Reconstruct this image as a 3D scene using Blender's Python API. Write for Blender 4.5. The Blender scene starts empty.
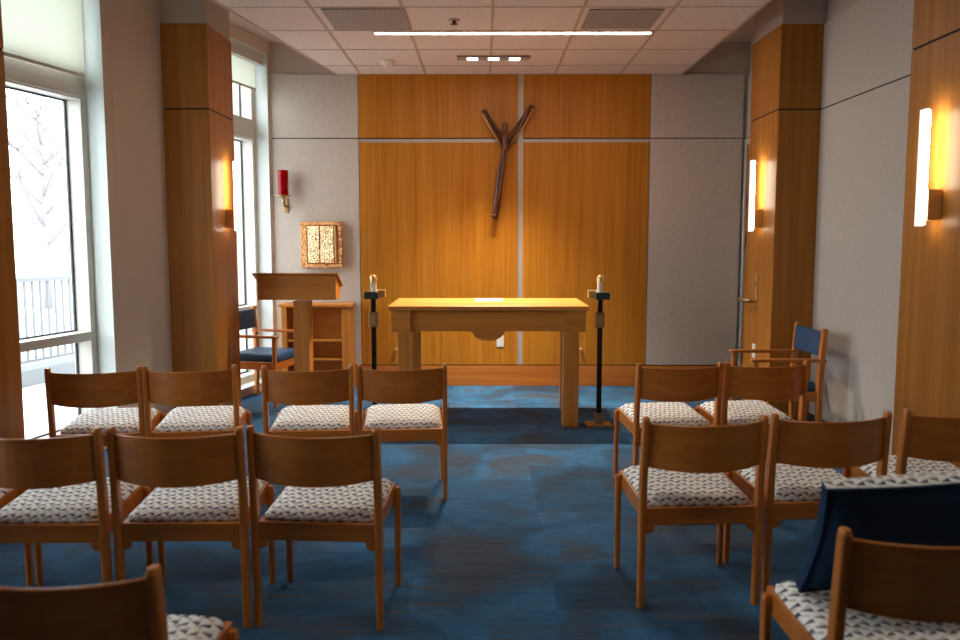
import bpy, bmesh, math, random
from mathutils import Vector, Matrix
S = bpy.context.scene
COL = S.collection
R = math.radians
random.seed(4)

# ------------------------------------------------------------ camera, world, exposure
cam = bpy.data.cameras.new('camera'); camo = bpy.data.objects.new('camera', cam); COL.objects.link(camo)
cam.lens = 30.71; cam.sensor_width = 36; cam.sensor_fit = 'HORIZONTAL'
camo.location = (0, 0, 1.5); camo.rotation_euler = (R(90-5.58), 0, R(0.21))
cam.dof.use_dof = True; cam.dof.focus_distance = 6.6; cam.dof.aperture_fstop = 2.8
cam.clip_start = .05; cam.clip_end = 500
S.camera = camo
S.view_settings.view_transform = 'Standard'; S.view_settings.look = 'None'
S.view_settings.gamma = 1; S.view_settings.use_curve_mapping = False
S.view_settings.exposure = 0.4
SKY = 6.0
W = bpy.data.worlds.new('sky'); S.world = W; W.use_nodes = True
W.node_tree.nodes['Background'].inputs[0].default_value = (.95, .98, 1, 1)
W.node_tree.nodes['Background'].inputs[1].default_value = SKY
LINE_E, SCONCE_E, SPOT_W = 30.0, 24.0, 300.0

# ------------------------------------------------------------ materials
class NT:
    def __init__(s, name):
        s.m = bpy.data.materials.new(name); s.m.use_nodes = True
        s.t = s.m.node_tree; s.b = s.t.nodes['Principled BSDF']; s.out = s.t.nodes['Material Output']
    def n(s, typ, **k):
        o = s.t.nodes.new(typ)
        for a, v in k.items():
            if a.startswith('i_'):
                key = a[2:]; key = int(key) if key.isdigit() else key.replace('_', ' ')
                o.inputs[key].default_value = v
            else: setattr(o, a, v)
        return o
    def l(s, a, b): s.t.links.new(a, b)
    def math(s, op, a, b=None, c=None):
        o = s.t.nodes.new('ShaderNodeMath'); o.operation = op
        for i, v in enumerate((a, b, c)):
            if v is None: continue
            if isinstance(v, (int, float)): o.inputs[i].default_value = v
            else: s.l(v, o.inputs[i])
        return o.outputs[0]
    def coord(s, scale=(1, 1, 1), rot=(0, 0, 0), kind='Object'):
        tc = s.n('ShaderNodeTexCoord'); mp = s.n('ShaderNodeMapping')
        mp.inputs['Scale'].default_value = scale; mp.inputs['Rotation'].default_value = rot
        s.l(tc.outputs[kind], mp.inputs[0]); return mp.outputs[0]
    def ramp(s, fac, stops, interp='LINEAR'):
        r = s.n('ShaderNodeValToRGB'); cr = r.color_ramp; cr.interpolation = interp
        while len(cr.elements) < len(stops): cr.elements.new(.5)
        for e, (p, c) in zip(cr.elements, stops):
            e.position = p; e.color = (*c, 1)
        s.l(fac, r.inputs[0]); return r.outputs[0]
    def mix(s, fac, a, b, blend='MIX'):
        o = s.n('ShaderNodeMix'); o.data_type = 'RGBA'; o.blend_type = blend
        for sock, v in ((o.inputs[0], fac), (o.inputs[6], a), (o.inputs[7], b)):
            if isinstance(v, (int, float)): sock.default_value = v
            elif isinstance(v, tuple): sock.default_value = (*v, 1)
            else: s.l(v, sock)
        return o.outputs[2]
    def bump(s, h, strength=.2, dist=.002):
        b = s.n('ShaderNodeBump'); b.inputs['Strength'].default_value = strength; b.inputs['Distance'].default_value = dist
        s.l(h, b.inputs['Height']); s.l(b.outputs[0], s.b.inputs['Normal'])
    def base(s, c, rough=.5, metal=0, spec=.5):
        if isinstance(c, tuple): s.b.inputs['Base Color'].default_value = (*c, 1)
        else: s.l(c, s.b.inputs['Base Color'])
        s.b.inputs['Roughness'].default_value = rough; s.b.inputs['Metallic'].default_value = metal
        s.b.inputs['Specular IOR Level'].default_value = spec

def flat(name, c, rough=.5, metal=0, spec=.5):
    t = NT(name); t.base(c, rough, metal, spec); return t.m

def wood(name, dark, mid, light, axis='z', rough=.35, fine=1.0, spec=.5, coat=0.0, obj_var=.0):
    """straight grained veneer; the grain runs along `axis` of the object"""
    t = NT(name)
    s = {'z': (22, 22, .55), 'x': (.9, 22, 22), 'y': (22, .9, 22)}[axis]
    s = tuple(v*fine for v in s)
    co = t.coord(s)
    if obj_var:
        oi = t.n('ShaderNodeObjectInfo'); va = t.n('ShaderNodeVectorMath', operation='SCALE'); va.inputs[0].default_value = (7, 5, 3)
        t.l(oi.outputs['Random'], va.inputs['Scale']); ad = t.n('ShaderNodeVectorMath', operation='ADD')
        t.l(co, ad.inputs[0]); t.l(va.outputs[0], ad.inputs[1]); co = ad.outputs[0]
    n1 = t.n('ShaderNodeTexNoise', i_Scale=1.0, i_Detail=6.0, i_Roughness=.6); t.l(co, n1.inputs['Vector'])
    s2 = tuple(v*.16 for v in s); co2 = t.coord(s2)
    n2 = t.n('ShaderNodeTexNoise', i_Scale=1.0, i_Detail=2.0); t.l(co2, n2.inputs['Vector'])
    f = t.math('ADD', t.math('MULTIPLY', n1.outputs[0], .65), t.math('MULTIPLY', n2.outputs[0], .35))
    c = t.ramp(f, [(.33, dark), (.5, mid), (.66, light)])
    t.base(c, rough, 0, spec); t.bump(n1.outputs[0], .05, .001)
    t.b.inputs['Coat Weight'].default_value = coat; t.b.inputs['Coat Roughness'].default_value = .25
    return t.m

def weave(name, a, b, sc=260, rough=.95):
    t = NT(name)
    co = t.coord((1, 1, 1))
    n = t.n('ShaderNodeTexNoise', i_Scale=float(sc), i_Detail=2.0); t.l(co, n.inputs['Vector'])
    h = t.coord((25, 25, 220)); n2 = t.n('ShaderNodeTexNoise', i_Scale=1.0, i_Detail=3.0); t.l(h, n2.inputs['Vector'])
    v = t.coord((220, 220, 25)); n3 = t.n('ShaderNodeTexNoise', i_Scale=1.0, i_Detail=3.0); t.l(v, n3.inputs['Vector'])
    f = t.math('MULTIPLY', t.math('ADD', n.outputs[0], t.math('ADD', n2.outputs[0], n3.outputs[0])), .3333)
    c = t.ramp(f, [(.38, a), (.62, b)])
    t.base(c, rough, 0, .15); t.bump(f, .3, .002); return t.m

def emit(name, c, e):
    t = NT(name); t.t.nodes.remove(t.b); n = t.n('ShaderNodeEmission'); n.inputs[0].default_value = (*c, 1); n.inputs[1].default_value = e
    t.l(n.outputs[0], t.out.inputs[0]); return t.m

def glass(name, tint=(1, 1, 1), refl=.06, rough=.0):
    t = NT(name); t.t.nodes.remove(t.b)
    tr = t.n('ShaderNodeBsdfTransparent'); tr.inputs[0].default_value = (*tint, 1)
    gl = t.n('ShaderNodeBsdfGlossy'); gl.inputs['Roughness'].default_value = rough
    lw = t.n('ShaderNodeLayerWeight'); lw.inputs[0].default_value = .5
    fr = t.math('MULTIPLY_ADD', t.math('POWER', lw.outputs['Facing'], 5.0), .35, .03)
    mx = t.n('ShaderNodeMixShader'); t.l(fr, mx.inputs[0]); t.l(tr.outputs[0], mx.inputs[1]); t.l(gl.outputs[0], mx.inputs[2])
    t.l(mx.outputs[0], t.out.inputs[0]); return t.m

M = {}
M['panel'] = wood('honey_veneer', (.35, .125, .009), (.48, .188, .016), (.57, .24, .028), 'z', .38, spec=.3, fine=1.7)
M['column'] = wood('column_veneer', (.28, .098, .014), (.38, .145, .021), (.47, .19, .036), 'z', .42, spec=.25)
M['plinth'] = wood('plinth_veneer', (.40, .12, .015), (.50, .165, .022), (.58, .21, .035), 'x', .4, fine=.8)
M['altar'] = wood('altar_oak', (.43, .145, .020), (.56, .21, .032), (.66, .275, .052), 'x', .38, obj_var=1)
M['altar_v'] = wood('altar_oak_upright', (.41, .135, .020), (.54, .20, .032), (.64, .265, .052), 'z', .38, obj_var=1)
M['chair'] = wood('chair_beech', (.38, .108, .012), (.50, .155, .019), (.60, .21, .032), 'x', .36, obj_var=1, coat=.08)
M['chair_v'] = wood('chair_beech_upright', (.42, .118, .014), (.54, .17, .022), (.63, .225, .036), 'z', .36, obj_var=1, coat=.08)
M['plaster'] = flat('wall_paint', (.50, .43, .37), .9, spec=.2)
M['plaster_lit'] = flat('warm_lit_wall_paint', (.66, .55, .44), .9, spec=.2)  # wall paint made lighter and warmer to carry warm light on the pier
M['reveal'] = flat('reveal_paint', (.62, .68, .66), .7, spec=.3)
M['mullion'] = flat('mullion_enamel', (.62, .60, .54), .45)
M['blind'] = NT('blind_cloth').m
def blind():
    t = NT('roller_blind_cloth'); t.base((.80, .80, .74), .9, 0, .1)
    tr = t.n('ShaderNodeBsdfTranslucent'); tr.inputs[0].default_value = (.85, .87, .80, 1)
    mx = t.n('ShaderNodeMixShader'); mx.inputs[0].default_value = .5
    t.l(t.b.outputs[0], mx.inputs[1]); t.l(tr.outputs[0], mx.inputs[2]); t.l(mx.outputs[0], t.out.inputs[0]); return t.m
M['blind'] = blind()
M['fabric_wall'] = weave('acoustic_fabric', (.48, .435, .385), (.62, .57, .51))
M['white'] = flat('white_plastic', (.8, .79, .75), .5)
M['reveal_metal'] = flat('brushed_channel', (.52, .50, .46), .45, .3)
M['reveal_paint_metal'] = flat('door_frame_paint', (.50, .49, .46), .4)
M['black'] = flat('shadow_gap', (.02, .018, .016), .8)
M['black_metal'] = flat('black_metal', (.014, .016, .018), .35, .6)
M['slate_metal'] = flat('slate_metal', (.055, .075, .08), .4, .7)
M['gold'] = flat('polished_brass', (.85, .58, .25), .28, .75)
M['brass_dull'] = flat('aged_brass', (.45, .32, .17), .4, 1)
M['steel'] = flat('brushed_steel', (.55, .54, .52), .3, 1)
M['gasket'] = flat('dark_gasket', (.03, .045, .06), .5)
M['glass'] = glass('window_glass', (.93, .96, .97))
M['candle'] = flat('candle_wax', (.85, .76, .58), .5)
M['paper'] = flat('paper', (.88, .86, .82), .8)
M['line'] = emit('line_lamp', (1, .90, .77), LINE_E)
M['lens'] = emit('spot_lens', (1, .88, .72), 14)
M['sconce'] = emit('sconce_glow', (1, .84, .64), SCONCE_E)
M['grey_panel'] = flat('grey_grille', (.30, .27, .24), .8)
M['sconce_box'] = flat('sconce_box', (.72, .38, .12), .4, .1)
M['bronze'] = wood('carved_bronze_wood', (.04, .012, .006), (.095, .028, .011), (.17, .055, .020), 'z', .3, fine=2)
M['gilt'] = flat('gilded_cut', (.50, .28, .09), .5, .2)

def mk_ceiling():
    t = NT('ceiling_tile'); co = t.coord()
    n = t.n('ShaderNodeTexNoise', i_Scale=90.0, i_Detail=3.0, i_Roughness=.7); t.l(co, n.inputs['Vector'])
    c = t.ramp(n.outputs[0], [(.40, (.54, .49, .44)), (.58, (.76, .70, .64))])
    t.base(c, .95, 0, .1); t.bump(n.outputs[0], .2, .002); return t.m
M['ceiling'] = mk_ceiling()
M['tbar'] = flat('ceiling_rail', (.44, .35, .30), .7)

def mk_perf():
    t = NT('perforated_grille'); co = t.coord((45, 45, 45))
    v = t.n('ShaderNodeTexChecker', i_Scale=1.0); t.l(co, v.inputs['Vector'])
    v.inputs['Color1'].default_value = (.40, .36, .32, 1); v.inputs['Color2'].default_value = (.20, .18, .16, 1)
    t.base(v.outputs[0], .7); return t.m
M['perf'] = mk_perf()

def mk_carpet():
    t = NT('blue_carpet'); P = t.coord((1, 1, 1))
    # broad swirls of the woven design
    w = t.n('ShaderNodeTexNoise', i_Scale=1.5, i_Detail=5.0, i_Distortion=.7); t.l(P, w.inputs['Vector'])
    big = t.ramp(w.outputs[0], [(.36, (.026, .034, .048)), (.46, (.014, .050, .100)), (.56, (.018, .088, .185)), (.66, (.036, .050, .072))])
    # rectangular modules, each a little different
    bm = t.coord((1/.61, 1/.305, 1)); vo = t.n('ShaderNodeTexVoronoi', i_Scale=1.0, i_Randomness=0.0, distance='CHEBYCHEV'); t.l(bm, vo.inputs['Vector'])
    bw = t.n('ShaderNodeSeparateColor'); t.l(vo.outputs['Color'], bw.inputs[0])
    mod = t.math('ADD', t.math('MULTIPLY', bw.outputs[0], .5), .75)
    # streaks of yarn running across the room
    s1 = t.coord((9, 90, 1)); n1 = t.n('ShaderNodeTexNoise', i_Scale=1.0, i_Detail=4.0, i_Roughness=.7); t.l(s1, n1.inputs['Vector'])
    s2 = t.coord((1.6, 22, 1)); n2 = t.n('ShaderNodeTexNoise', i_Scale=1.0, i_Detail=4.0, i_Roughness=.6); t.l(s2, n2.inputs['Vector'])
    streak = t.math('MULTIPLY', t.math('ADD', t.math('MULTIPLY', t.math('POWER', n1.outputs[0], 1.6), 2.6), t.math('MULTIPLY', n2.outputs[0], 1.1)), .85)
    brown = t.ramp(n2.outputs[0], [(.52, (0, 0, 0)), (.66, (1, 1, 1))])
    bf = t.math('MULTIPLY', brown, .6)
    c = t.mix(bf, big, (.045, .038, .034))
    mm = t.math('MULTIPLY', mod, streak)
    c = t.mix(1.0, c, mm, 'MULTIPLY')
    # curved yarn rings
    wv = t.n('ShaderNodeTexWave', i_Scale=5.0, i_Distortion=9.0, i_Detail=1.0, i_Detail_Scale=.35, wave_type='RINGS'); t.l(P, wv.inputs['Vector'])
    c = t.mix(t.math('MULTIPLY', wv.outputs['Fac'], .20), c, (.016, .075, .16))
    t.base(c, .95, 0, .1)
    t.bump(n1.outputs[0], .5, .004); t.b.inputs['Sheen Weight'].default_value = .05
    return t.m
M['carpet'] = mk_carpet()

def mk_seat():
    """staggered triangles in navy, grey and sand on a white cloth"""
    t = NT('triangle_cloth'); co = t.coord((1, 1, 1)); sp = t.n('ShaderNodeSeparateXYZ'); t.l(co, sp.inputs[0])
    yy = t.math('ADD', sp.outputs[1], sp.outputs[2])       # side faces continue the pattern downwards
    u = t.math('DIVIDE', sp.outputs[0], .057); v = t.math('DIVIDE', yy, .046)
    row = t.math('FLOOR', v); fv = t.math('SUBTRACT', v, row)
    odd = t.math('MODULO', t.math('ABSOLUTE', row), 2.0)
    us = t.math('ADD', u, t.math('MULTIPLY', odd, .25)); cu = t.math('FLOOR', us); fu = t.math('SUBTRACT', us, cu)
    low = t.math('LESS_THAN', fv, .5); lh = t.math('LESS_THAN', fu, .5)
    A_ = t.math('MULTIPLY', lh, t.math('LESS_THAN', fv, t.math('MULTIPLY', fu, .95)))
    B_ = t.math('MULTIPLY', t.math('SUBTRACT', 1.0, lh), t.math('GREATER_THAN', t.math('ADD', fu, fv), 1.04))
    dark = t.math('MULTIPLY', low, t.math('MAXIMUM', A_, B_))
    g2 = t.math('SUBTRACT', fv, .5)
    C_ = t.math('MULTIPLY', lh, t.math('GREATER_THAN', t.math('ADD', fu, g2), .54))
    D_ = t.math('MULTIPLY', t.math('SUBTRACT', 1.0, lh), t.math('LESS_THAN', g2, t.math('SUBTRACT', fu, .55)))
    lft = t.math('MULTIPLY', t.math('SUBTRACT', 1.0, low), t.math('MAXIMUM', C_, D_))
    wn = t.n('ShaderNodeTexWhiteNoise', noise_dimensions='2D'); cb = t.n('ShaderNodeCombineXYZ'); t.l(cu, cb.inputs[0]); t.l(row, cb.inputs[1]); t.l(cb.outputs[0], wn.inputs['Vector'])
    tone = t.ramp(wn.outputs['Value'], [(0, (.07, .09, .13)), (.35, (.12, .13, .15)), (.7, (.17, .15, .13))], 'CONSTANT')
    tone2 = t.ramp(wn.outputs['Value'], [(0, (.64, .60, .52)), (.4, (.52, .55, .60)), (.75, (.74, .72, .67))], 'CONSTANT')
    c = t.mix(lft, (.93, .92, .90), tone2)
    c = t.mix(dark, c, tone)
    n = t.n('ShaderNodeTexNoise', i_Scale=700.0, i_Detail=1.0); t.l(co, n.inputs['Vector'])
    t.base(c, .9, 0, .15); t.bump(n.outputs[0], .3, .001); return t.m
M['seat'] = mk_seat()
M['navy'] = weave('navy_cloth', (.012, .036, .078), (.022, .056, .115), 500, .8)
M['blue_vinyl'] = flat('blue_upholstery', (.018, .075, .17), .42, spec=.4)

def mk_red():
    t = NT('ruby_glass'); t.base((.55, .005, .015), .08)
    t.b.inputs['Transmission Weight'].default_value = .75; t.b.inputs['IOR'].default_value = 1.3
    t.b.inputs['Emission Color'].default_value = (.9, .01, .03, 1); t.b.inputs['Emission Strength'].default_value = .0; return t.m
M['ruby'] = mk_red()

def mk_gold_relief(nm='gold_relief', c=(.90, .64, .36)):
    t = NT(nm); co = t.coord()
    n = t.n('ShaderNodeTexVoronoi', i_Scale=55.0, feature='DISTANCE_TO_EDGE'); t.l(co, n.inputs['Vector'])
    n2 = t.n('ShaderNodeTexNoise', i_Scale=30.0, i_Detail=4.0); t.l(co, n2.inputs['Vector'])
    t.base(c, .27, 1); t.bump(t.math('ADD', n.outputs[0], n2.outputs[0]), .9, .012); return t.m
M['relief'] = mk_gold_relief()
M['relief_copper'] = mk_gold_relief('copper_relief', (.60, .30, .12))
M['copper'] = flat('copper_frame', (.82, .46, .22), .3, 1)

# ------------------------------------------------------------ mesh helpers
class MB:
    def __init__(s): s.bm = bmesh.new()
    def _mark(s): return set(s.bm.faces)
    def box(s, x0, x1, y0, y1, z0, z1, bev=0, mat=None, seg=2):
        t = bmesh.new()
        vs = [t.verts.new(p) for p in ((x0,y0,z0),(x1,y0,z0),(x1,y1,z0),(x0,y1,z0),(x0,y0,z1),(x1,y0,z1),(x1,y1,z1),(x0,y1,z1))]
        for f in ((3,2,1,0),(4,5,6,7),(0,1,5,4),(1,2,6,5),(2,3,7,6),(3,0,4,7)): t.faces.new([vs[i] for i in f])
        if bev: bmesh.ops.bevel(t, geom=t.edges[:], offset=bev, segments=seg, affect='EDGES', profile=.5)
        s._merge(t, mat); return s
    def _merge(s, t, mat=None, smooth=False):
        if mat is not None: t.transform(mat)
        for f in t.faces: f.smooth = smooth
        me = bpy.data.meshes.new('tmp'); t.to_mesh(me); t.free(); s.bm.from_mesh(me); bpy.data.meshes.remove(me)
    def prism(s, pts, axis, a, b, bev=0, mat=None, smooth=False):
        """outline pts (2-D) extruded along axis from a to b; x:(y,z) y:(x,z) z:(x,y)"""
        t = bmesh.new()
        def P(p, h): return {'x': (h, p[0], p[1]), 'y': (p[0], h, p[1]), 'z': (p[0], p[1], h)}[axis]
        A = [t.verts.new(P(p, a)) for p in pts]; B = [t.verts.new(P(p, b)) for p in pts]
        n = len(pts); t.faces.new(A); t.faces.new(B[::-1])
        for i in range(n): t.faces.new((A[i], B[i], B[(i+1) % n], A[(i+1) % n]))
        bmesh.ops.recalc_face_normals(t, faces=t.faces[:])
        if bev: bmesh.ops.bevel(t, geom=t.edges[:], offset=bev, segments=2, affect='EDGES', profile=.5)
        s._merge(t, mat, smooth); return s
    def lathe(s, prof, cx, cy, n=24, mat=None):
        t = bmesh.new(); rings = []
        for r, z in prof:
            rings.append([t.verts.new((cx+r*math.cos(2*math.pi*k/n), cy+r*math.sin(2*math.pi*k/n), z)) for k in range(n)])
        for a, b in zip(rings, rings[1:]):
            for k in range(n): t.faces.new((a[k], a[(k+1) % n], b[(k+1) % n], b[k]))
        t.faces.new(rings[0][::-1]); t.faces.new(rings[-1])
        s._merge(t, mat, False)
        return s
    def loft(s, rings, cap=True, smooth=True, mat=None):
        t = bmesh.new(); rr = [[t.verts.new(p) for p in r] for r in rings]
        n = len(rr[0])
        for a, b in zip(rr, rr[1:]):
            for k in range(n): t.faces.new((a[k], a[(k+1) % n], b[(k+1) % n], b[k]))
        if cap: t.faces.new(rr[0][::-1]); t.faces.new(rr[-1])
        bmesh.ops.recalc_face_normals(t, faces=t.faces[:])
        s._merge(t, mat, smooth); return s
    def tube(s, pts, rads, n=10, mat=None, jitter=0, smooth=True):
        pts = [Vector(p) for p in pts]
        if isinstance(rads, (int, float)): rads = [rads]*len(pts)
        rings = []
        up = Vector((.3, .9, .1)).normalized()
        for i, p in enumerate(pts):
            d = (pts[min(i+1, len(pts)-1)]-pts[max(i-1, 0)]).normalized()
            a = d.cross(up); a = a.normalized() if a.length > 1e-4 else d.orthogonal().normalized(); b = d.cross(a)
            rings.append([p+(a*math.cos(2*math.pi*k/n)+b*math.sin(2*math.pi*k/n))*rads[i]*(1+random.uniform(-jitter, jitter)) for k in range(n)])
        return s.loft(rings, True, smooth, mat)
    def build(s, name, m, parent=None, loc=None):
        me = bpy.data.meshes.new(name)
        bmesh.ops.recalc_face_normals(s.bm, faces=s.bm.faces[:]); s.bm.to_mesh(me); s.bm.free()
        me.materials.append(m if not isinstance(m, str) else M[m])
        o = bpy.data.objects.new(name, me); COL.objects.link(o)
        if parent: o.parent = parent
        if loc: o.location = loc
        return o

def tag(o, label, cat, group=None, kind=None):
    o['label'] = label; o['category'] = cat
    if group: o['group'] = group
    if kind: o['kind'] = kind
    return o
def struct(o): o['kind'] = 'structure'; return o
def thing(name, label, cat, loc=(0, 0, 0), rz=0, group=None):
    o = bpy.data.objects.new(name, None); COL.objects.link(o); o.location = loc; o.rotation_euler = (0, 0, rz)
    o.empty_display_size = .1
    return tag(o, label, cat, group)
def copy_tree(o, parent=None):
    kids = list(o.children)
    c = o.copy(); COL.objects.link(c); c.parent = parent
    for k in kids: copy_tree(k, c)
    return c

# ------------------------------------------------------------ room measures
D = 8.366               # back wall
ZC, ZS, ZV = 3.145, 2.517, 3.46   # ceiling, seam, upper ceiling
XR = 2.64               # right wall
def wl(y): return -2.14 - .222*(8.366-y)      # left wall runs at a slight angle
YB = -2.2
A = math.atan(.222); ca, sa = math.cos(A), math.sin(A)
# frame of the left wall: origin at its far end, +x along the wall towards the far end, +y outward
def LW(s, out, z=0):
    """s = metres from the far corner back towards the camera, out = metres beyond the wall face"""
    return Vector((-2.14 - s*sa - out*ca, D - s*ca + out*sa, z))
LWM = Matrix(((-sa, -ca, 0, -2.14), (-ca, sa, 0, D), (0, 0, 1, 0), (0, 0, 0, 1)))   # local (s, out, z) -> world
def s_of(y): return (D-y)/ca

# ---- floor
struct(MB().prism([(wl(D+.15)-.12, D+.15), (XR+.15, D+.15), (XR+.15, YB-.1), (wl(YB-.1)-.12, YB-.1)], 'z', -.12, 0).build('floor', 'carpet'))

# ---- left wall with three window openings
WIN = [(.035, 1.25), (2.51, 3.75), (5.1, 6.34)]   # s ranges; the nearest window is unseen, added to light the chairs
ZH = 3.34; ZSILL = .08
lw = MB()
def lbox(mb, s0, s1, o0, o1, z0, z1, bev=0): return mb.box(s0, s1, o0, o1, z0, z1, bev, LWM)
prev = -.3
for a, b in WIN:
    lbox(lw, prev, a, 0, .16, 0, ZV); lbox(lw, a, b, 0, .16, ZH, ZV); lbox(lw, a, b, 0, .16, 0, ZSILL)
    prev = b
lbox(lw, prev, s_of(YB)+.3, 0, .16, 0, ZV)
struct(lw.build('wall_left', 'plaster_lit'))
# ---- windows: deep mullions, gasketed glass, cool painted reveal lining
for i, (a, b) in enumerate(WIN):
    rt = bpy.data.objects.new('window_%d' % (i+1), None); COL.objects.link(rt); struct(rt)
    rv = MB()
    lbox(rv, a, a+.006, -.002, .15, ZSILL, ZH); lbox(rv, b-.006, b, -.002, .15, ZSILL, ZH); lbox(rv, a, b, -.002, .15, ZH-.006, ZH); lbox(rv, a, b, -.002, .15, ZSILL, ZSILL+.006)
    rv.build('window_reveal', 'reveal', rt)
    f = MB(); o0, o1 = .145, .295
    lbox(f, a, a+.062, o0, o1, ZSILL, ZH, .004); lbox(f, b-.062, b, o0, o1, ZSILL, ZH, .004)
    for z0, z1 in ((ZSILL, ZSILL+.07), (.775, .84), (2.487, 2.695), (ZH-.05, ZH)): lbox(f, a+.06, b-.06, o0+.002, o1, z0, z1, .004)
    lbox(f, a+.06, b-.06, o0-.012, o0+.01, 2.50, 2.515, .003)
    f.build('window_frame', 'mullion', rt)
    for z0, z1 in ((ZSILL+.07, .775), (.84, 2.487), (2.695, ZH-.05)):
        g = MB(); lbox(g, a+.062, b-.062, .275, .281, z0, z1); g.build('window_pane', 'glass', rt)
        k = MB()
        for q in ((a+.062, a+.078, z0, z1), (b-.078, b-.062, z0, z1), (a+.078, b-.078, z0, z0+.012), (a+.078, b-.078, z1-.012, z1)):
            lbox(k, q[0], q[1], .262, .274, q[2], q[3])
        k.build('gasket', 'gasket', rt)
# roller blinds
for i, (a, b) in enumerate(WIN):
    t = thing('roller_blind', ['cream roller blind under boxed fascia on the far window beside the lamp', 'cream roller blind half lowered on the tall window nearest the left wooden pilaster', 'cream roller blind on the added unseen window behind the near pilaster'][i], 'blind', LW((a+b)/2, .08, ZH), 0)
    inv = Matrix.Translation(-Vector(t.location))
    m = inv @ LWM
    zb = [2.97, 2.63, 2.63][i]
    MB().box(a+.012, b-.012, .035, .135, ZH-.115, ZH-.008, .004, m).build('fascia', M['mullion'], t)
    MB().box(a+.075, b-.05, .088, .091, zb+.02, ZH-.1, 0, m).build('blind_cloth', 'blind', t)
    MB().box(a+.075, b-.05, .082, .097, zb, zb+.022, .004, m).build('hem_bar', M['mullion'], t)
    if i == 1:
        ch = MB()
        p0 = LW(a+.035, .10, ZH-.12)-Vector(t.location); p1 = LW(a+.035, .10, 1.05)-Vector(t.location)
        for k in range(0, 110):
            z = p0.z+(p1.z-p0.z)*k/109
            ch.lathe([(.0015, z-.0075), (.0035, z), (.0015, z+.0075)], p0.x, p0.y, 6)
        ch.build('bead_chain', 'white', t)

# ---- back wall
bw = MB().box(-2.6, XR+.2, D+.022, D+.2, 0, ZV+.1)
wb = struct(bw.build('wall_back', 'plaster'))
def bpanel(x0, x1, z0, z1, m, n): return MB().box(x0, x1, D, D+.02, z0, z1, .002).build(n, m, wb)
g = .005
for x0, x1 in ((-2.13, -1.253), (1.68, 2.605)):
    bpanel(x0, x1, .22, ZS-g, 'fabric_wall', 'fabric_panel'); bpanel(x0, x1, ZS+g, ZC, 'fabric_wall', 'fabric_panel')
for x0, x1 in ((-1.245, .352), (.404, 1.672)):
    bpanel(x0, x1, .22, 2.476, 'panel', 'wood_panel'); bpanel(x0, x1, ZS+g, ZC, 'panel', 'wood_panel')
MB().box(-1.245, 1.672, D+.012, D+.021, 2.476, ZS-.004).box(.352, .404, D+.0118, D+.0212, .22, ZC).build('metal_channel', 'reveal_metal', wb)
MB().box(-1.245, 1.672, D+.012, D+.0215, ZS-.006, ZS+.006).build('shadow_gap', 'black', wb)
MB().box(-2.13, -1.253, D+.012, D+.0215, ZS-.006, ZS+.006).build('shadow_gap', 'black', wb)
MB().box(1.68, 2.605, D+.012, D+.0215, ZS-.006, ZS+.006).build('shadow_gap', 'black', wb)
struct(MB().box(-2.13, 2.64, D-.006, D+.022, 0, .208, .002).build('baseboard_back', 'plinth'))
struct(MB().box(-2.13, 2.64, D+.004, D+.022, .208, .22).build('trim_1', 'black'))
struct(MB().box(-2.172, -2.128, D-.012, D+.03, 0, ZC, .003).build('trim_2', 'mullion'))

# ---- right wall with fabric panels
wr = struct(MB().box(XR+.022, XR+.2, YB, D+.2, 0, ZV+.1).build('wall_right', 'plaster'))
for y0, y1 in ((4.5, 6.56), (1.9, 3.9), (-.7, 1.3)):
    for z0, z1 in ((.11, ZS-g), (ZS+g, ZC+.02)):
        MB().box(XR, XR+.021, y0, y1, z0, z1, .002).build('fabric_panel', 'fabric_wall', wr)
    MB().box(XR+.012, XR+.0215, y0, y1, ZS-g, ZS+g).build('shadow_gap', 'black', wr)
MB().box(XR, XR+.021, 7.2, D-.001, ZS+g, ZC, .002).build('fabric_panel', 'fabric_wall', wr)
struct(MB().box(XR-.004, XR+.03, YB, 7.2, 0, .10, .002).build('baseboard_right', 'black'))
# door in the right wall beyond the column
dr = bpy.data.objects.new('door_1', None); COL.objects.link(dr); struct(dr)
MB().box(XR-.02, XR+.03, 8.285, 8.345, 0, 2.50, .004).box(XR-.02, XR+.03, 7.26, 7.32, 0, 2.50, .004).box(XR-.02, XR+.03, 7.32, 8.285, 2.44, 2.50, .004).build('door_frame', 'reveal_paint_metal', dr)
MB().box(XR-.004, XR+.03, 7.322, 8.283, .01, 2.438, .003).build('door_leaf', 'column', dr)
for z in (1.5, 1.9, .35):
    MB().lathe([(.009, z-.06), (.009, z+.06)], XR-.03, 8.275, 12).box(XR-.028, XR-.02, 8.24, 8.30, z-.055, z+.055).build('hinge', 'steel', dr)
# walls behind the camera
struct(MB().box(-5.3, XR+.2, YB-.15, YB, 0, ZV+.1).build('wall_front', 'plaster'))

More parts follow.
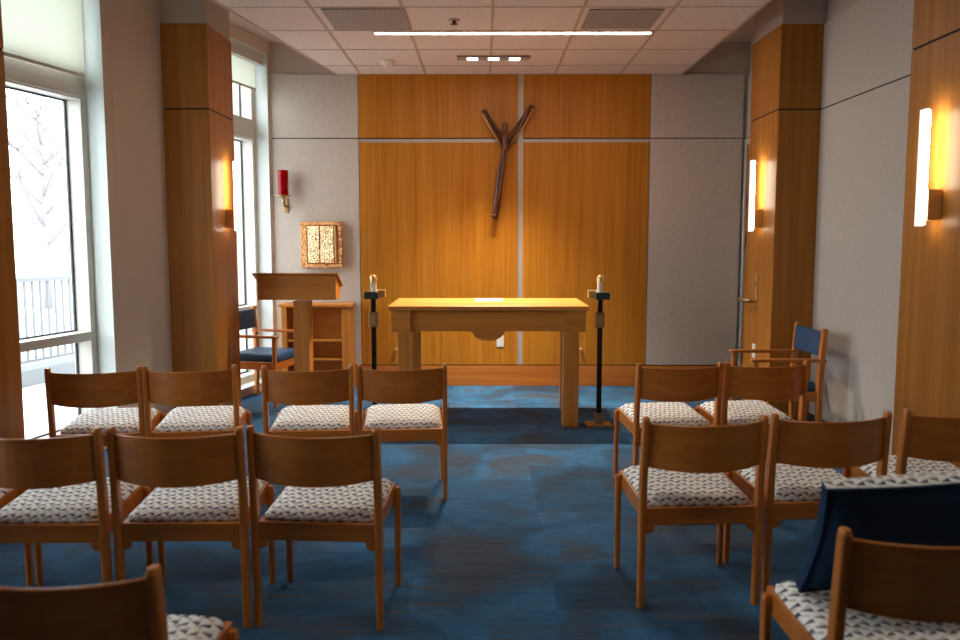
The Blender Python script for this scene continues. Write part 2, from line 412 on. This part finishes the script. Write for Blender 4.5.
# ---- ceiling: upper ceiling and lowered tile field
struct(MB().prism([(wl(D+.2)-.3, D+.2), (XR+.2, D+.2), (XR+.2, YB-.1), (wl(YB-.1)-.3, YB-.1)], 'z', ZV, ZV+.1).build('trim_3', 'plaster'))
def cl(y): return -1.475 - .155*(D-y)
cb = MB(); cb.prism([(cl(D), D), (1.985, D), (1.985, YB+.3), (cl(YB+.3), YB+.3)], 'z', ZC+.004, ZV-.002)
struct(cb.build('trim_4', 'plaster'))
cb = MB(); cb.prism([(cl(D), D-.001), (1.985, D-.001), (1.985, YB+.3), (cl(YB+.3), YB+.3)], 'z', ZC, ZC+.004)
struct(cb.build('ceiling', 'ceiling'))
tb = MB(); T = .65
xs = [-1.225+k*.647 for k in range(-3, 5)]; ys = [7.945-k*.65 for k in range(0, 15)]
for x in xs:
    # a rail stops where the slanted edge of the field cuts it
    y0 = YB+.3; y1 = D-.002
    if x < -1.475: y1 = D-(-1.475-x)/.155 - .05
    if x < cl(y0) or y1 < y0: continue
    tb.box(x-.011, x+.011, y0, y1, ZC-.004, ZC+.001)
for y in ys: tb.box(cl(y)+.01, 1.975, y-.006, y+.006, ZC-.0032, ZC+.001)
for y0, y1 in ((YB+.3, D-.002),):
    tb.prism([(cl(y1), y1), (cl(y1)+.02, y1), (cl(y0)+.02, y0), (cl(y0), y0)], 'z', ZC-.005, ZC+.001)
    tb.box(1.965, 1.986, y0, y1, ZC-.005, ZC+.001)
struct(tb.build('trim_5', 'tbar'))

# ---- wooden columns (cladding over painted cores)
def column(idx, x0, x1, y0, y1, side, zt=ZC+.02):
    rt = struct(MB().box(x0+.01, x1-.01, y0+.01, y1-.01, 0, ZV).build('trim_%d' % idx, 'plaster'))
    MB().box(x0, x1, y0, y1, 0, ZS-.006, .003).build('wood_cladding', 'column', rt)
    MB().box(x0, x1, y0, y1, ZS+.006, zt, .003).build('wood_cladding', 'column', rt)
    MB().box(x0+.006, x1-.006, y0+.006, y1-.006, ZS-.008, ZS+.008).build('shadow_gap', 'black', rt)
column(6, 2.31, XR+.03, 6.54, 7.22, 1)
column(7, 2.31, XR+.03, 3.88, 4.545, 1)
column(8, -2.495, -2.135, 6.50, 7.13, -1)
MB().prism([(-2.75, 6.0), (-2.664, 6.0), (-2.492, 6.515), (-2.492, 7.10), (-2.75, 7.10)], 'z', 0, ZV, 0).build('furring', 'plaster_lit', bpy.data.objects['trim_8'])
column(9, -3.15, -2.58, 3.88, 4.52, -1)

# ------------------------------------------------------------ ceiling fittings
t = thing('linear_ceiling_light', 'long thin glowing strip light recessed across the ceiling above the altar', 'ceiling light', (.235, 6.72, ZC))
MB().box(-1.10, 1.10, -.027, .027, -.006, -.001, .001).build('diffuser', 'line', t)
MB().box(-1.115, 1.115, -.045, -.036, -.008, 0).box(-1.115, 1.115, .036, .045, -.008, 0).box(-1.115, -1.101, -.045, .045, -.008, 0).box(1.101, 1.115, -.045, .045, -.008, 0).build('light_trim', 'tbar', t)
t = copy_tree(t); t.location = (.235, 2.17, ZC); t['label'] = 'added unseen strip light above the rear chairs, brightening the chair backs'  # out-of-view lamp, added to brighten the backs of the second row
t = thing('recessed_spotlight', 'grey ceiling fitting with three bright square downlights before the wooden wall', 'spotlight', (.094, 7.58, ZC))
MB().box(-.33, .33, -.058, .058, -.02, -.001, .004).build('housing', 'grey_panel', t)
for dx in (-.19, 0, .19):
    l = MB().box(dx-.046, dx+.046, -.045, .045, -.024, -.0195, .002).build('lamp_lens', 'lens', t)
    ld = bpy.data.lights.new('spot_lamp', 'SPOT'); ld.energy = SPOT_W; ld.color = (1, .84, .66); ld.spot_size = R(100); ld.spot_blend = 1.0; ld.shadow_soft_size = .025
    lo = bpy.data.objects.new('spot_lamp', ld); COL.objects.link(lo); lo.parent = t; lo.location = (dx, 0, -.03); lo.rotation_euler = (R(-15), 0, 0)
tag(MB().box(-.30, .30, -.30, .30, -.007, -.001, .002).build('air_grille', 'perf', None, (-.86, 6.325, ZC-.002)), 'perforated square air grille in the ceiling left of the sprinkler', 'vent')
tag(MB().box(-.27, .27, -.27, .27, -.007, -.001, .002).build('speaker_grille', 'grey_panel', None, (1.03, 6.31, ZC-.002)), 'plain grey square ceiling panel at the right end of the strip light', 'ceiling panel')
t = thing('smoke_detector', 'small white round smoke detector on the ceiling left of the downlights', 'smoke detector', (-.885, 7.74, ZC))
MB().lathe([(.065, -.001), (.065, -.02), (.055, -.035), (.03, -.045)], 0, 0).build('detector_base', 'white', t)
MB().lathe([(.022, -.044), (.022, -.055), (.01, -.058)], 0, 0).build('sensor_cap', 'white', t)
t = thing('sprinkler_head', 'tiny dark sprinkler head in the ceiling before the strip light', 'sprinkler', (-.218, 6.33, ZC))
MB().lathe([(.045, -.001), (.045, -.004), (.02, -.008)], 0, 0).build('escutcheon', 'tbar', t)
MB().lathe([(.012, -.007), (.012, -.03), (.028, -.032), (.028, -.035)], 0, 0).build('deflector', 'black_metal', t)

# ------------------------------------------------------------ wall lamps
def sconce(x, y, side, label):
    t = thing('wall_sconce', label, 'wall lamp', (x, y, 1.57), 0, 'vertical bar sconces on the wooden columns')
    s = -side   # direction away from the wood
    def bx(a, b, *r, **k): return MB().box(min(s*a, s*b), max(s*a, s*b), *r, **k)
    bx(.070, .076, -.028, .028, .01, .575, bev=.001).build('light_bar', 'sconce', t)
    bx(.0765, .097, -.031, .031, 0, .585, bev=.003).build('bar_cover', 'sconce_cover', t)
    bx(0, .070, -.045, .045, .03, .185, bev=.004).build('mounting_box', 'sconce_box', t)
    return t
M['sconce_cover'] = emit('opal_cover', (1.0, .93, .90), 1.1)
sconce(2.31, 6.86, 1, 'glowing vertical bar sconce on the far right wooden column')
sconce(2.31, 4.21, 1, 'large glowing bar sconce on the near right wooden pilaster')
sconce(-2.135, 6.88, -1, 'glowing bar sconce on the left wooden column by the window')

# lever handle and small switch on the right column
t = thing('lever_lock', 'brass lever handle with tall lock plate on the right column', 'door handle', (2.31, 6.90, .94))
MB().box(-.012, 0, -.022, .022, 0, .27, .004).build('lock_plate', 'gold', t)
MB().tube([(-.006, 0, .05), (-.06, 0, .05), (-.075, .02, .05), (-.08, .10, .05), (-.086, .22, .052)], [.016, .016, .020, .020, .016]).build('lever', 'brass_dull', t)
MB().tube([(-.010, 0, .20), (-.030, 0, .20)], [.013, .012]).build('lock_cylinder', 'brass_dull', t)
t = thing('wall_switch', 'small white switch plate low on the right column', 'switch', (2.31, 6.93, .50))
MB().box(-.006, 0, -.036, .036, 0, .12, .002).build('cover_plate', 'white', t)
MB().box(-.010, -.005, -.012, .012, .035, .085, .002).build('toggle', 'white', t)

# ------------------------------------------------------------ back wall fittings
t = thing('power_outlet', 'white power outlet in the wooden wall beneath the altar', 'outlet', (.178, D, .405))
MB().box(-.037, .037, -.007, 0, 0, .12, .003).build('cover_plate', 'white', t)
for z in (.022, .067):
    MB().box(-.018, .018, -.010, -.006, z, z+.032, .002).build('socket', 'white', t)
for x, lb in ((-.896, 'tiny brass knob low on the wooden wall, left one behind the altar'), (1.009, 'tiny brass knob low on the wooden wall, right one by the candle stand')):
    k = MB().lathe([(.012, 0), (.008, .012), (.016, .020), (.018, .03), (.012, .038)], 0, 0, 16, Matrix.Rotation(R(90), 4, 'X')).build('panel_knob', 'gold')
    k.location = (x, D, .382); tag(k, lb, 'knob', 'brass knobs on the wooden wall')

# crucifix: two rough raised branches, a slender trunk and a carved figure
t = thing('crucifix', 'Y-shaped dark carved wooden crucifix hanging on the wooden wall', 'crucifix', (.221, D-.05, 1.73))
def pt(u, v, y=0): return ((u-505)*.01036, y, 2.47-1.73-(v-143)*.01028)
MB().tube([pt(495, 217), pt(496.5, 205), pt(498.5, 190), pt(501, 172), pt(503.5, 155), pt(506, 144), pt(506, 138)], [.026, .038, .040, .037, .032, .032, .020], 10, jitter=.12).build('trunk', 'bronze', t)
MB().tube([pt(505, 150), pt(500, 141), pt(494, 131), pt(489, 121), pt(484.5, 112)], [.018, .022, .025, .026, .026], 8, jitter=.15).build('left_branch', 'bronze', t)
MB().tube([pt(506, 150), pt(512, 141), pt(518, 131), pt(524, 119), pt(531, 108)], [.018, .024, .029, .034, .028], 8, jitter=.15).build('right_branch', 'bronze', t)
MB().tube([pt(501, 146, -.02), pt(494, 135, -.025), pt(488, 125, -.03), pt(483, 116, -.03)], [.005, .009, .012, .010], 6).build('left_gilded_edge', 'gilt', t)
MB().tube([pt(509, 147, -.02), pt(518, 135, -.03), pt(525, 124, -.035), pt(532, 111, -.035)], [.005, .008, .010, .010], 6).build('right_gilded_edge', 'gilt', t)
f = MB()
f.tube([pt(506, 152, -.045), pt(505, 145, -.05), pt(504.8, 138, -.055), pt(504.6, 135, -.055)], [.018, .026, .024, .010], 8)
f.tube([pt(503.5, 139, -.05), pt(497, 130, -.05), pt(491, 121, -.045)], [.012, .010, .007], 6)
f.tube([pt(506.5, 139, -.05), pt(513, 131, -.05), pt(520, 121, -.05)], [.012, .010, .007], 6)
f.tube([pt(505.5, 152, -.045), pt(503, 170, -.05), pt(500, 190, -.05), pt(498, 203, -.05)], [.018, .017, .012, .008], 8)
f.build('carved_figure', 'bronze', t)
hd = MB().tube([pt(504.3, 136, -.06), pt(504.4, 134, -.06), pt(504.5, 130, -.06), pt(504.7, 126.5, -.058), pt(504.8, 125, -.055)], [.014, .026, .034, .027, .012], 10).build('carved_head', 'bronze', t)
MB().box(-.145, -.085, -.06, -.01, .0, .028, .008).build('foot_rest', 'bronze', t)

# sanctuary lamp
t = thing('sanctuary_lamp', 'ruby red glass sanctuary lamp on a brass wall bracket', 'lamp', (-1.995, D, 1.79))
MB().lathe([(.040, .155), (.052, .160), (.054, .40), (.050, .402), (.048, .175), (.0, .17)], 0, -.11, 28).build('red_glass', 'ruby', t)
MB().lathe([(.02, .135), (.085, .145), (.087, .153), (.04, .156)], 0, -.11, 28).build('drip_plate', 'brass_dull', t)
MB().tube([(0, -.005, .05), (0, -.07, .05), (0, -.11, .08), (0, -.11, .14)], [.014, .012, .014, .016]).lathe([(.03, -.0), (.032, .008)], 0, 0, 20, Matrix.Translation((0, 0, .05)) @ Matrix.Rotation(R(90), 4, 'X')).box(-.022, .022, -.012, 0, -.02, .13, .004).build('bracket', 'brass_dull', t)
MB().lathe([(.03, .173), (.03, .22), (.004, .222), (.004, .235)], 0, -.11, 18).build('wax_light', 'candle', t)

# tabernacle
t = thing('tabernacle', 'small gold tabernacle with two embossed doors on the grey wall', 'tabernacle', (-1.632, D, 1.23))
MB().box(-.205, .205, -.05, 0, 0, .445, .004).build('body', 'copper', t)
fr = MB().box(-.215, .215, -.075, -.045, .42, .455, .004).box(-.208, .208, -.072, -.045, -.008, .03, .004).box(-.208, -.145, -.068, -.045, .03, .42, .004).box(.165, .208, -.068, -.045, .03, .42, .004)
fr.build('frame', 'relief_copper', t)
d1 = MB().box(-.135, -.018, -.085, -.045, .04, .41, .003).build('door', 'relief', t)
d2 = MB().box(-.008, .125, -.085, -.045, .04, .41, .003).build('door', 'relief', t)
MB().lathe([(.004, 0), (.007, .006), (.004, .012)], 0, 0, 12, Matrix.Translation((-.024, -.085, .22)) @ Matrix.Rotation(R(90), 4, 'X')).build('door_knob', 'gold', d1)
MB().box(.138, .152, -.080, -.045, .04, .41, .003).build('hinge_rod', 'gold', t)

# ------------------------------------------------------------ altar
t = thing('altar_table', 'large honey oak altar table with a curved apron', 'altar', (.043, 6.9, 0))
Y0, Y1 = -.455, .45
tp = MB().box(-.80, .80, Y0, Y1, .944, .98, .006); tp.build('tabletop', 'altar', t)
ZA = .775
for x in (-.695, .695):
    for y in (Y0+.09, Y1-.14):
        n = MB().box(x-.078, x+.078, y-.07, y+.07, ZA, .944, .003).build('corner_block', 'altar', t)
for x, sx in ((-.66, 1), (.66, -1)):
    for y in (Y0+.085, Y1-.13):
        if x > 0 and y > 0: x += .045
        MB().box(x-.063, x+.063, y-.06, y+.06, 0, ZA, .006).build('leg', 'altar_v', t)
arc = [(-.617, .944), (-.617, ZA), (-.150, ZA)] + [(-.128*math.cos(a)-.0, ZA-.002-.075*math.sin(a)) for a in [k*math.pi/16 for k in range(17)]] + [(.150, ZA), (.617, ZA), (.617, .944)]
MB().prism(arc, 'y', Y0+.045, Y0+.085).build('front_apron', 'altar', t)
MB().box(-.617, .617, Y1-.17, Y1-.13, ZA, .944).build('rear_apron', 'altar', t)
for x in (-.74, .70): MB().box(x, x+.04, Y0+.16, Y1-.21, ZA, .944).build('side_apron', 'altar', t)
o = MB().box(-.12, .12, -.16, .15, .0, .006, .001).build('paper_sheet', 'paper', None, (.05, 7.08, .98)); tag(o, 'white sheets of paper lying on the altar top', 'paper')

# ------------------------------------------------------------ candle stands
def candle(x, y, label, flip=1):
    t = thing('candle_stand', label, 'candle stand', (x, y, 0), 0, 'tall candle stands flanking the altar')
    MB().box(-.105, .105, -.09, .09, 0, .018, .003).build('base', 'brass_dull', t)
    MB().box(-.034, .034, -.034, .034, .018, .105, .003).build('foot_collar', 'brass_dull', t)
    MB().box(-.019, .019, -.019, .019, .105, 1.03, .002).build('pole', 'black_metal', t)
    b = MB()
    for sx in (-.038, .024):
        b.box(sx, sx+.014, -.016, .016, .80, .92, .002)
    b.box(-.038, .038, -.02, .02, .80, .812, .002).box(-.038, .038, -.02, .02, .908, .92, .002).box(-.020, .020, -.024, -.018, .815, .905, .002)
    b.build('openwork_knot', 'brass_dull', t)
    MB().box(-.057+.012*flip, .057+.012*flip, -.06, .02, 1.028, 1.085, .003).build('dark_plate', 'slate_metal', t)
    MB().box(-.062-.030*flip, .062-.030*flip, .021, .085, 1.035, 1.098, .003).build('brass_plate', 'gold', t)
    MB().lathe([(.025, 1.085), (.025, 1.168)], 0, 0, 20).build('candle', 'candle', t)
    MB().lathe([(.030, 1.165), (.030, 1.20), (.022, 1.215), (.009, 1.222)], 0, 0, 20).build('brass_follower', 'gold', t)
    return t
candle(.938, 6.54, 'tall black candle stand on brass foot right of the altar', 1)
candle(-.885, 6.60, 'tall black candle stand with brass knot left of the altar', -1)

# ------------------------------------------------------------ ambo
t = thing('lectern', 'honey wood lectern with a wide slanted box head on one post', 'lectern', (-1.585, 7.12, 0))
MB().prism([(-.12, .988), (-.12, 1.198), (.10, 1.10), (.10, 1.0)], 'x', -.350, .325, .003).build('reading_box', 'altar', t)
MB().prism([(-.14, 1.207), (-.14, 1.221), (.12, 1.105), (.12, 1.091)], 'x', -.385, .348, .002).build('slanted_top', 'altar', t)
MB().box(-.055, .080, -.08, .08, .04, .975, .004).build('post', 'altar_v', t)
MB().box(-.11, .135, -.13, .15, 0, .04, .006).build('base_plate', 'altar', t)

# ------------------------------------------------------------ low bookcase
t = thing('credence_cabinet', 'low open oak cabinet with two shelves behind the lectern', 'cabinet', (-1.645, 8.07, 0))
MB().box(-.380, .352, 0, .282, .836, .868, .005).build('cabinet_top', 'altar', t)
MB().box(-.360, -.305, .02, .275, 0, .836, .003).build('side_panel', 'altar_v', t)
MB().box(.240, .330, .02, .275, 0, .836, .003).build('side_panel', 'altar_v', t)
MB().box(-.305, .240, .255, .27, 0, .836).build('back_panel', 'altar', t)
for z in (.490, .298): MB().box(-.305, .240, .03, .255, z, z+.02, .002).build('shelf', 'altar', t)
MB().box(-.305, .240, .03, .255, .06, .085, .002).box(-.305, .240, .03, .05, 0, .06).build('bottom_board', 'altar', t)

# ------------------------------------------------------------ congregation chair
def rrect(w, d, r, z, cx=0, cy=0, n=4):
    pts = []
    for qx, qy, a0 in ((1, 1, 0), (-1, 1, 90), (-1, -1, 180), (1, -1, 270)):
        for k in range(n+1):
            a = R(a0+90*k/n); pts.append((cx+qx*(w/2-r)+r*math.cos(a), cy+qy*(d/2-r)+r*math.sin(a), z))
    return pts
HW = .241; HT = .80
def post(x, prof, w=.029, d=.044):
    """upright with rounded section following prof = [(y, z, scale)]"""
    mb = MB(); mb.loft([rrect(w*s, d*s, .009, z, x, y) for y, z, s in prof], smooth=False); return mb
def curved_panel(hw, z0, z1, bow, th, y_at, drop=.006, n=14):
    mb = MB(); rings = []
    for k in range(n+1):
        u = -1+2*k/n; x = u*hw; b = -bow*(1-u*u); dz = -drop*(1-u*u)
        ring = []
        for z, o in ((z0+dz, 0), (z0+dz, th), ((z0+z1)/2, th), (z1-.004, th), (z1, th*.7), (z1, th*.3), (z1-.004, 0), ((z0+z1)/2, 0)):
            ring.append((x, y_at(z)+b+o-th/2, z))
        rings.append(ring)
    mb.loft(rings, smooth=False); return mb
def cushion(w0, w1, y0, y1, z0, zr, zf, th=.045, n=10):
    """upholstered seat, narrower at the rear, crowned"""
    mb = MB(); rings = []
    t = bmesh.new(); N = 12
    grid = {}
    for i in range(N+1):
        for j in range(N+1):
            u = -1+2*i/N; v = j/N
            w = w0+(w1-w0)*v; x = u*w/2; y = y0+(y1-y0)*v
            e = max(abs(u), abs(2*v-1))
            crown = (1-abs(u)**8)*(1-abs(2*v-1)**8)
            zb = zr+(zf-zr)*v
            cr = 1-(max(0, abs(u)-.8)/.2)**2*(max(0, abs(2*v-1)-.8)/.2)**2*.06
            grid[i, j] = t.verts.new((x*cr, (y-(y0+y1)/2)*cr+(y0+y1)/2, zb+th*.35+th*.65*crown**.5))
    for i in range(N):
        for j in range(N): t.faces.new((grid[i, j], grid[i+1, j], grid[i+1, j+1], grid[i, j+1]))
    bd = [grid[i, 0] for i in range(N)]+[grid[N, j] for j in range(N)]+[grid[N-i, N] for i in range(N)]+[grid[0, N-j] for j in range(N)]
    lowv = [t.verts.new((v.co.x, v.co.y, zr+(zf-zr)*(v.co.y-y0)/(y1-y0)-.002)) for v in bd]
    L = len(bd)
    for k in range(L): t.faces.new((bd[k], lowv[k], lowv[(k+1) % L], bd[(k+1) % L]))
    t.faces.new(lowv); bmesh.ops.recalc_face_normals(t, faces=t.faces[:])
    mb._merge(t, None, True); return mb
def yb(z):   # rear post centre line leans backwards above the seat
    return 0 if z < .42 else -.03*((z-.42)/.38)**1.3
def make_chair():
    t = thing('wooden_chair', 'x', 'chair')
    for s in (-1, 1):
        pr = [(.006, 0, .86), (.002, .2, .95), (0, .38, 1), (yb(.5), .5, 1), (yb(.62), .62, .97), (yb(.72), .72, .93), (yb(.788), .788, .88), (yb(HT)+.003, HT, .72)]
        post(s*HW, pr).build('rear_leg', 'chair_v', t)
        fp = [(.415, 0, .86), (.415, .25, .96), (.415, .425, 1), (.415, .438, .8)]
        post(s*HW, fp, .027, .034).build('front_leg', 'chair_v', t)
        sx = s*(HW-.022)
        MB().prism([(.012, .352), (.012, .418), (.40, .450), (.445, .450), (.445, .437), (.40, .375)], 'x', sx-.010, sx+.010, .002).build('side_rail', 'chair', t)
        MB().prism([(s*(HW-.014), .315), (s*(HW-.014), .350), (s*(HW-.05), .350), (s*(HW-.044), .322)], 'y', -.012, .012).build('corner_bracket', 'chair', t)
    curved_panel(HW-.010, .595, .777, .075, .013, yb, .010).build('backrest', 'chair', t)
    MB().box(-HW+.012, HW-.012, -.010, .014, .348, .420, .004).build('rear_rail', 'chair', t)
    MB().box(-HW+.02, HW-.02, .405, .427, .375, .432, .003).build('front_rail', 'chair', t)
    cushion(.438, .442, .014, .438, .4, .418, .448, .042).build('seat_cushion', 'seat', t)
    return t
chair = make_chair()
g1l, g1r, g2l, g2r = 'chairs in the front row, left block', 'chairs in the front row, right block', 'chairs in the second row, left block', 'chairs in the second row, right block'
K = .986
CH = [  # left and right post-top positions on plan, label, group
 ((-2.430, 4.54), (-1.942, 4.60), 'front row patterned-seat chair nearest the tall left window', g1l),
 ((-1.907, 4.600), (-1.425, 4.660), 'front row patterned-seat chair second from window, before left column', g1l),
 ((-1.250, 4.635), (-.756, 4.675), 'front row patterned-seat chair directly before the lectern and cabinet', g1l),
 ((-.722, 4.672), (-.214, 4.718), 'front row patterned-seat chair left of the aisle, before the left candle stand', g1l),
 ((.886, 4.724), (1.392, 4.782), 'front row patterned-seat chair right of the aisle, before the right candle stand', g1r),
 ((1.415, 4.785), (1.916, 4.848), 'front row patterned-seat chair beside the right blue armchair', g1r),
 ((-2.48, 3.02), (-1.99, 3.035), 'second row patterned-seat chair at far left, mostly cut off by the picture edge', g2l),
 ((-1.955, 3.038), (-1.465, 3.046), 'second row patterned-seat chair, cut by the left picture edge', g2l),
 ((-1.418, 3.058), (-.930, 3.066), 'second row patterned-seat chair, middle of the left block', g2l),
 ((-.896, 3.084), (-.403, 3.050), 'second row patterned-seat chair left of the aisle', g2l),
 ((.655, 3.245), (1.147, 3.280), 'second row patterned-seat chair right of the aisle', g2r),
 ((1.196, 3.312), (1.690, 3.362), 'second row patterned-seat chair, middle of the right block', g2r),
 ((1.788, 3.406), (2.278, 3.454), 'second row patterned-seat chair against the right pilaster', g2r),
 ((-1.212, 1.752), (-.715, 1.722), 'nearest chair at bottom left, its dark back close to the camera', None),
 ((.894, 1.965), (1.384, 1.995), 'nearest chair at bottom right with a navy pillow on its seat', None),
]
for i, (a, b, lb, gr) in enumerate(CH):
    o = chair if i == 0 else copy_tree(chair)
    a = Vector(a)*K; b = Vector(b)*K; ang = math.atan2(b.y-a.y, b.x-a.x); c = (a+b)/2
    nrm = Vector((-math.sin(ang), math.cos(ang)))
    c = c+nrm*(.03 if i > 5 else -.012)
    o.location = (c.x, c.y, 0); o.rotation_euler = (0, 0, ang)
    o['label'] = lb
    if gr: o['group'] = gr
    elif 'group' in o: del o['group']
    if i == 14: ch_r = (c, ang)

# pillow leaning on the back of the bottom right chair
c, ang = ch_r
def pillow():
    t = thing('throw_pillow', 'navy backed cushion with patterned front leaning in the bottom right chair', 'pillow', (c.x, c.y, .490), ang)
    N = 14
    def side(sgn):
        b = bmesh.new(); g = {}
        for i in range(N+1):
            for j in range(N+1):
                u = -1+2*i/N; v = -1+2*j/N
                puff = (1-abs(u)**3)*(1-abs(v)**3)
                x = u*.255*(1-.05*(1-v*v)*0+.0)*(1-.06*abs(v)**2*0); z = .205+v*.2*(1-.05*(1-u*u)*0)
                pin = 1-.07*(1-abs(u)**2) if abs(v) > .99 else 1
                g[i, j] = b.verts.new((x*(1-.07*(1-v*v)), (-.055*puff**.6 if sgn < 0 else .038+.06*puff**.5), .205+(v*.205)*(1-.05*(1-u*u))))
        for i in range(N):
            for j in range(N): b.faces.new((g[i, j], g[i+1, j], g[i+1, j+1], g[i, j+1]))
        return b, g
    rot = Matrix.Translation((.070, .315, .010)) @ Matrix.Rotation(R(28), 4, 'X') @ Matrix.Rotation(R(-3.5), 4, 'Y')
    for sgn, nm, mt in ((-1, 'navy_cover', 'navy'), (1, 'patterned_cover', 'seat')):
        b, g = side(sgn)
        bd = [g[i, 0] for i in range(N)]+[g[N, j] for j in range(N)]+[g[N-i, N] for i in range(N)]+[g[0, N-j] for j in range(N)]
        top = set(g[i, N] for i in range(N+1))
        mid = {v: b.verts.new((v.co.x, 0 if sgn > 0 else .038, v.co.z)) for v in bd}     # the boxed edge: patterned along the top, navy round the rest
        for k in range(len(bd)):
            v, w = bd[k], bd[(k+1) % len(bd)]
            if (v in top and w in top) == (sgn > 0): b.faces.new((v, mid[v], mid[w], w))
        bmesh.ops.recalc_face_normals(b, faces=b.faces[:])
        mb = MB(); mb._merge(b, rot, True); mb.build(nm, mt, t)
    pts = []
    for k in range(64):
        e, w = divmod(k, 16); h = -1+w/8
        u, v = ((h, -1), (1, h), (-h, 1), (-1, -h))[e]
        pts.append((u*.255*(1-.07*(1-v*v)), -.002, .205+v*.205*(1-.05*(1-u*u))))
    pts.append(pts[0])
    MB().tube(pts, .005, 6, rot).build('piping', 'navy', t)
pillow()

# ------------------------------------------------------------ blue armchairs
def make_arm():
    """faces +x; width along y"""
    t = thing('armchair', 'x', 'armchair', group='blue armchairs beside the altar')
    hw = .255
    for s in (-1, 1):
        y = s*hw
        mb = MB(); mb.loft([rrect(.042*k, .052*k, .012, z, x, y) for x, z, k in ((-.255, 0, .85), (-.25, .3, 1), (-.25, .5, 1), (-.262, .7, .97), (-.272, .85, .9), (-.272, .866, .7))], smooth=False)
        mb.build('rear_leg', 'chair_v', t)
        mb = MB(); mb.loft([rrect(.036*k, .034*k, .010, z, .215, y) for z, k in ((0, .85), (.3, 1), (.61, 1), (.622, .9))], smooth=False)
        mb.build('front_leg', 'chair_v', t)
        MB().prism([(-.285, .622), (-.285, .645), (0, .648), (.245, .645), (.255, .635), (.245, .622)], 'y', y-.024, y+.024, .004).build('armrest', 'chair', t)
        MB().box(-.24, .21, y-.011, y+.011, .335, .405, .003).build('side_rail', 'chair', t)
    MB().box(.20, .222, -hw+.01, hw-.01, .335, .405, .003).build('front_rail', 'chair', t)
    MB().box(-.258, -.238, -hw+.01, hw-.01, .335, .405, .003).build('rear_rail', 'chair', t)
    mb = MB(); mb.box(-.24, .235, -hw+.022, hw-.022, .395, .478, .034, seg=5); mb.build('seat_cushion', 'blue_vinyl', t)
    mb = MB(); mb.box(-.022, .022, -hw+.018, hw-.018, -.09, .09, .012, Matrix.Translation((-.262, 0, .752)) @ Matrix.Rotation(R(-5), 4, 'Y'), seg=4); mb.build('back_pad', 'blue_vinyl', t)
    return t
ac = make_arm(); ac.location = (-2.015, 7.56, 0); ac.rotation_euler = (0, 0, R(-14))
ac['label'] = 'blue upholstered armchair between the left column and the lectern'
a2 = copy_tree(ac); a2.location = (2.185, 6.115, 0); a2.rotation_euler = (0, 0, R(180))
a2['label'] = 'blue upholstered armchair in front of the right column'

# ------------------------------------------------------------ outdoors: terrace, kerb, railing, bare trees
struct(MB().box(-60, -2.9, -20, 60, -.30, -.13).build('trim_10', flat('snowy_ground', (.55, .56, .57), .9)))
def out(s, o, z=0): return LW(s, o, z)
rl = thing('terrace_railing', 'white metal terrace railing outside the left window', 'railing', out(-2, 3.2, -.13))
base = Vector(rl.location)
inv = Matrix.Translation(-base) @ LWM
wm = flat('railing_paint', (.13, .14, .155), .5)
MB().box(-9, 9, 3.17, 3.23, 1.02, 1.07, .004, inv).box(-9, 9, 3.18, 3.22, .10, .13, 0, inv).build('rail', wm, rl)
bl = MB()
for k in range(0, 150):
    s = -9+k*.12; bl.box(s, s+.022, 3.19, 3.212, .13, 1.02, 0, inv)
o = bl.build('balusters', wm, rl); o['kind'] = 'stuff'
tag(MB().box(-9, 9, 3.0, 3.4, -.13, .06, .01, LWM).build('stone_kerb', flat('kerb_stone', (.16, .17, .18), .8)), 'pale stone kerb under the terrace railing outdoors', 'kerb')
bark = flat('bark', (.21, .19, .20), .9)
def tree(x, y, h, label, seed):
    rnd = random.Random(seed)
    t = thing('bare_tree', label, 'tree', (x, y, -.13), 0, 'bare trees outside the window')
    MB().tube([(0, 0, 0), (.03, 0, h*.2), (0, 0, h*.4), (.05, .02, h*.62), (.03, 0, h)], [.10, .085, .075, .045, .012], 8).build('trunk', bark, t)
    br = MB()
    def grow(p, d, L, r, dep):
        q = p+d*L; m = p+d*L*.5+Vector((rnd.uniform(-.05, .05), rnd.uniform(-.05, .05), .03))*L
        br.tube([p, m, q], [r, r*.75, r*.5], 5)
        if dep:
            for k in range(3):
                dd = (d+Vector((rnd.uniform(-.7, .7), rnd.uniform(-.7, .7), rnd.uniform(.0, .5)))).normalized()
                grow(p+(q-p)*rnd.uniform(.4, 1), dd, L*rnd.uniform(.5, .7), r*.5, dep-1)
    for k in range(13):
        z = h*(.28+.6*k/13); a = k*2.4
        grow(Vector((.02, 0, z)), Vector((math.cos(a), math.sin(a), .9)).normalized(), h*.34*(1-.5*k/13), .042, 3)
    br.build('branches', bark, t)
tree(-10.4, 19.5, 5.2, 'bare young tree standing beyond the railing outside the left window', 3)
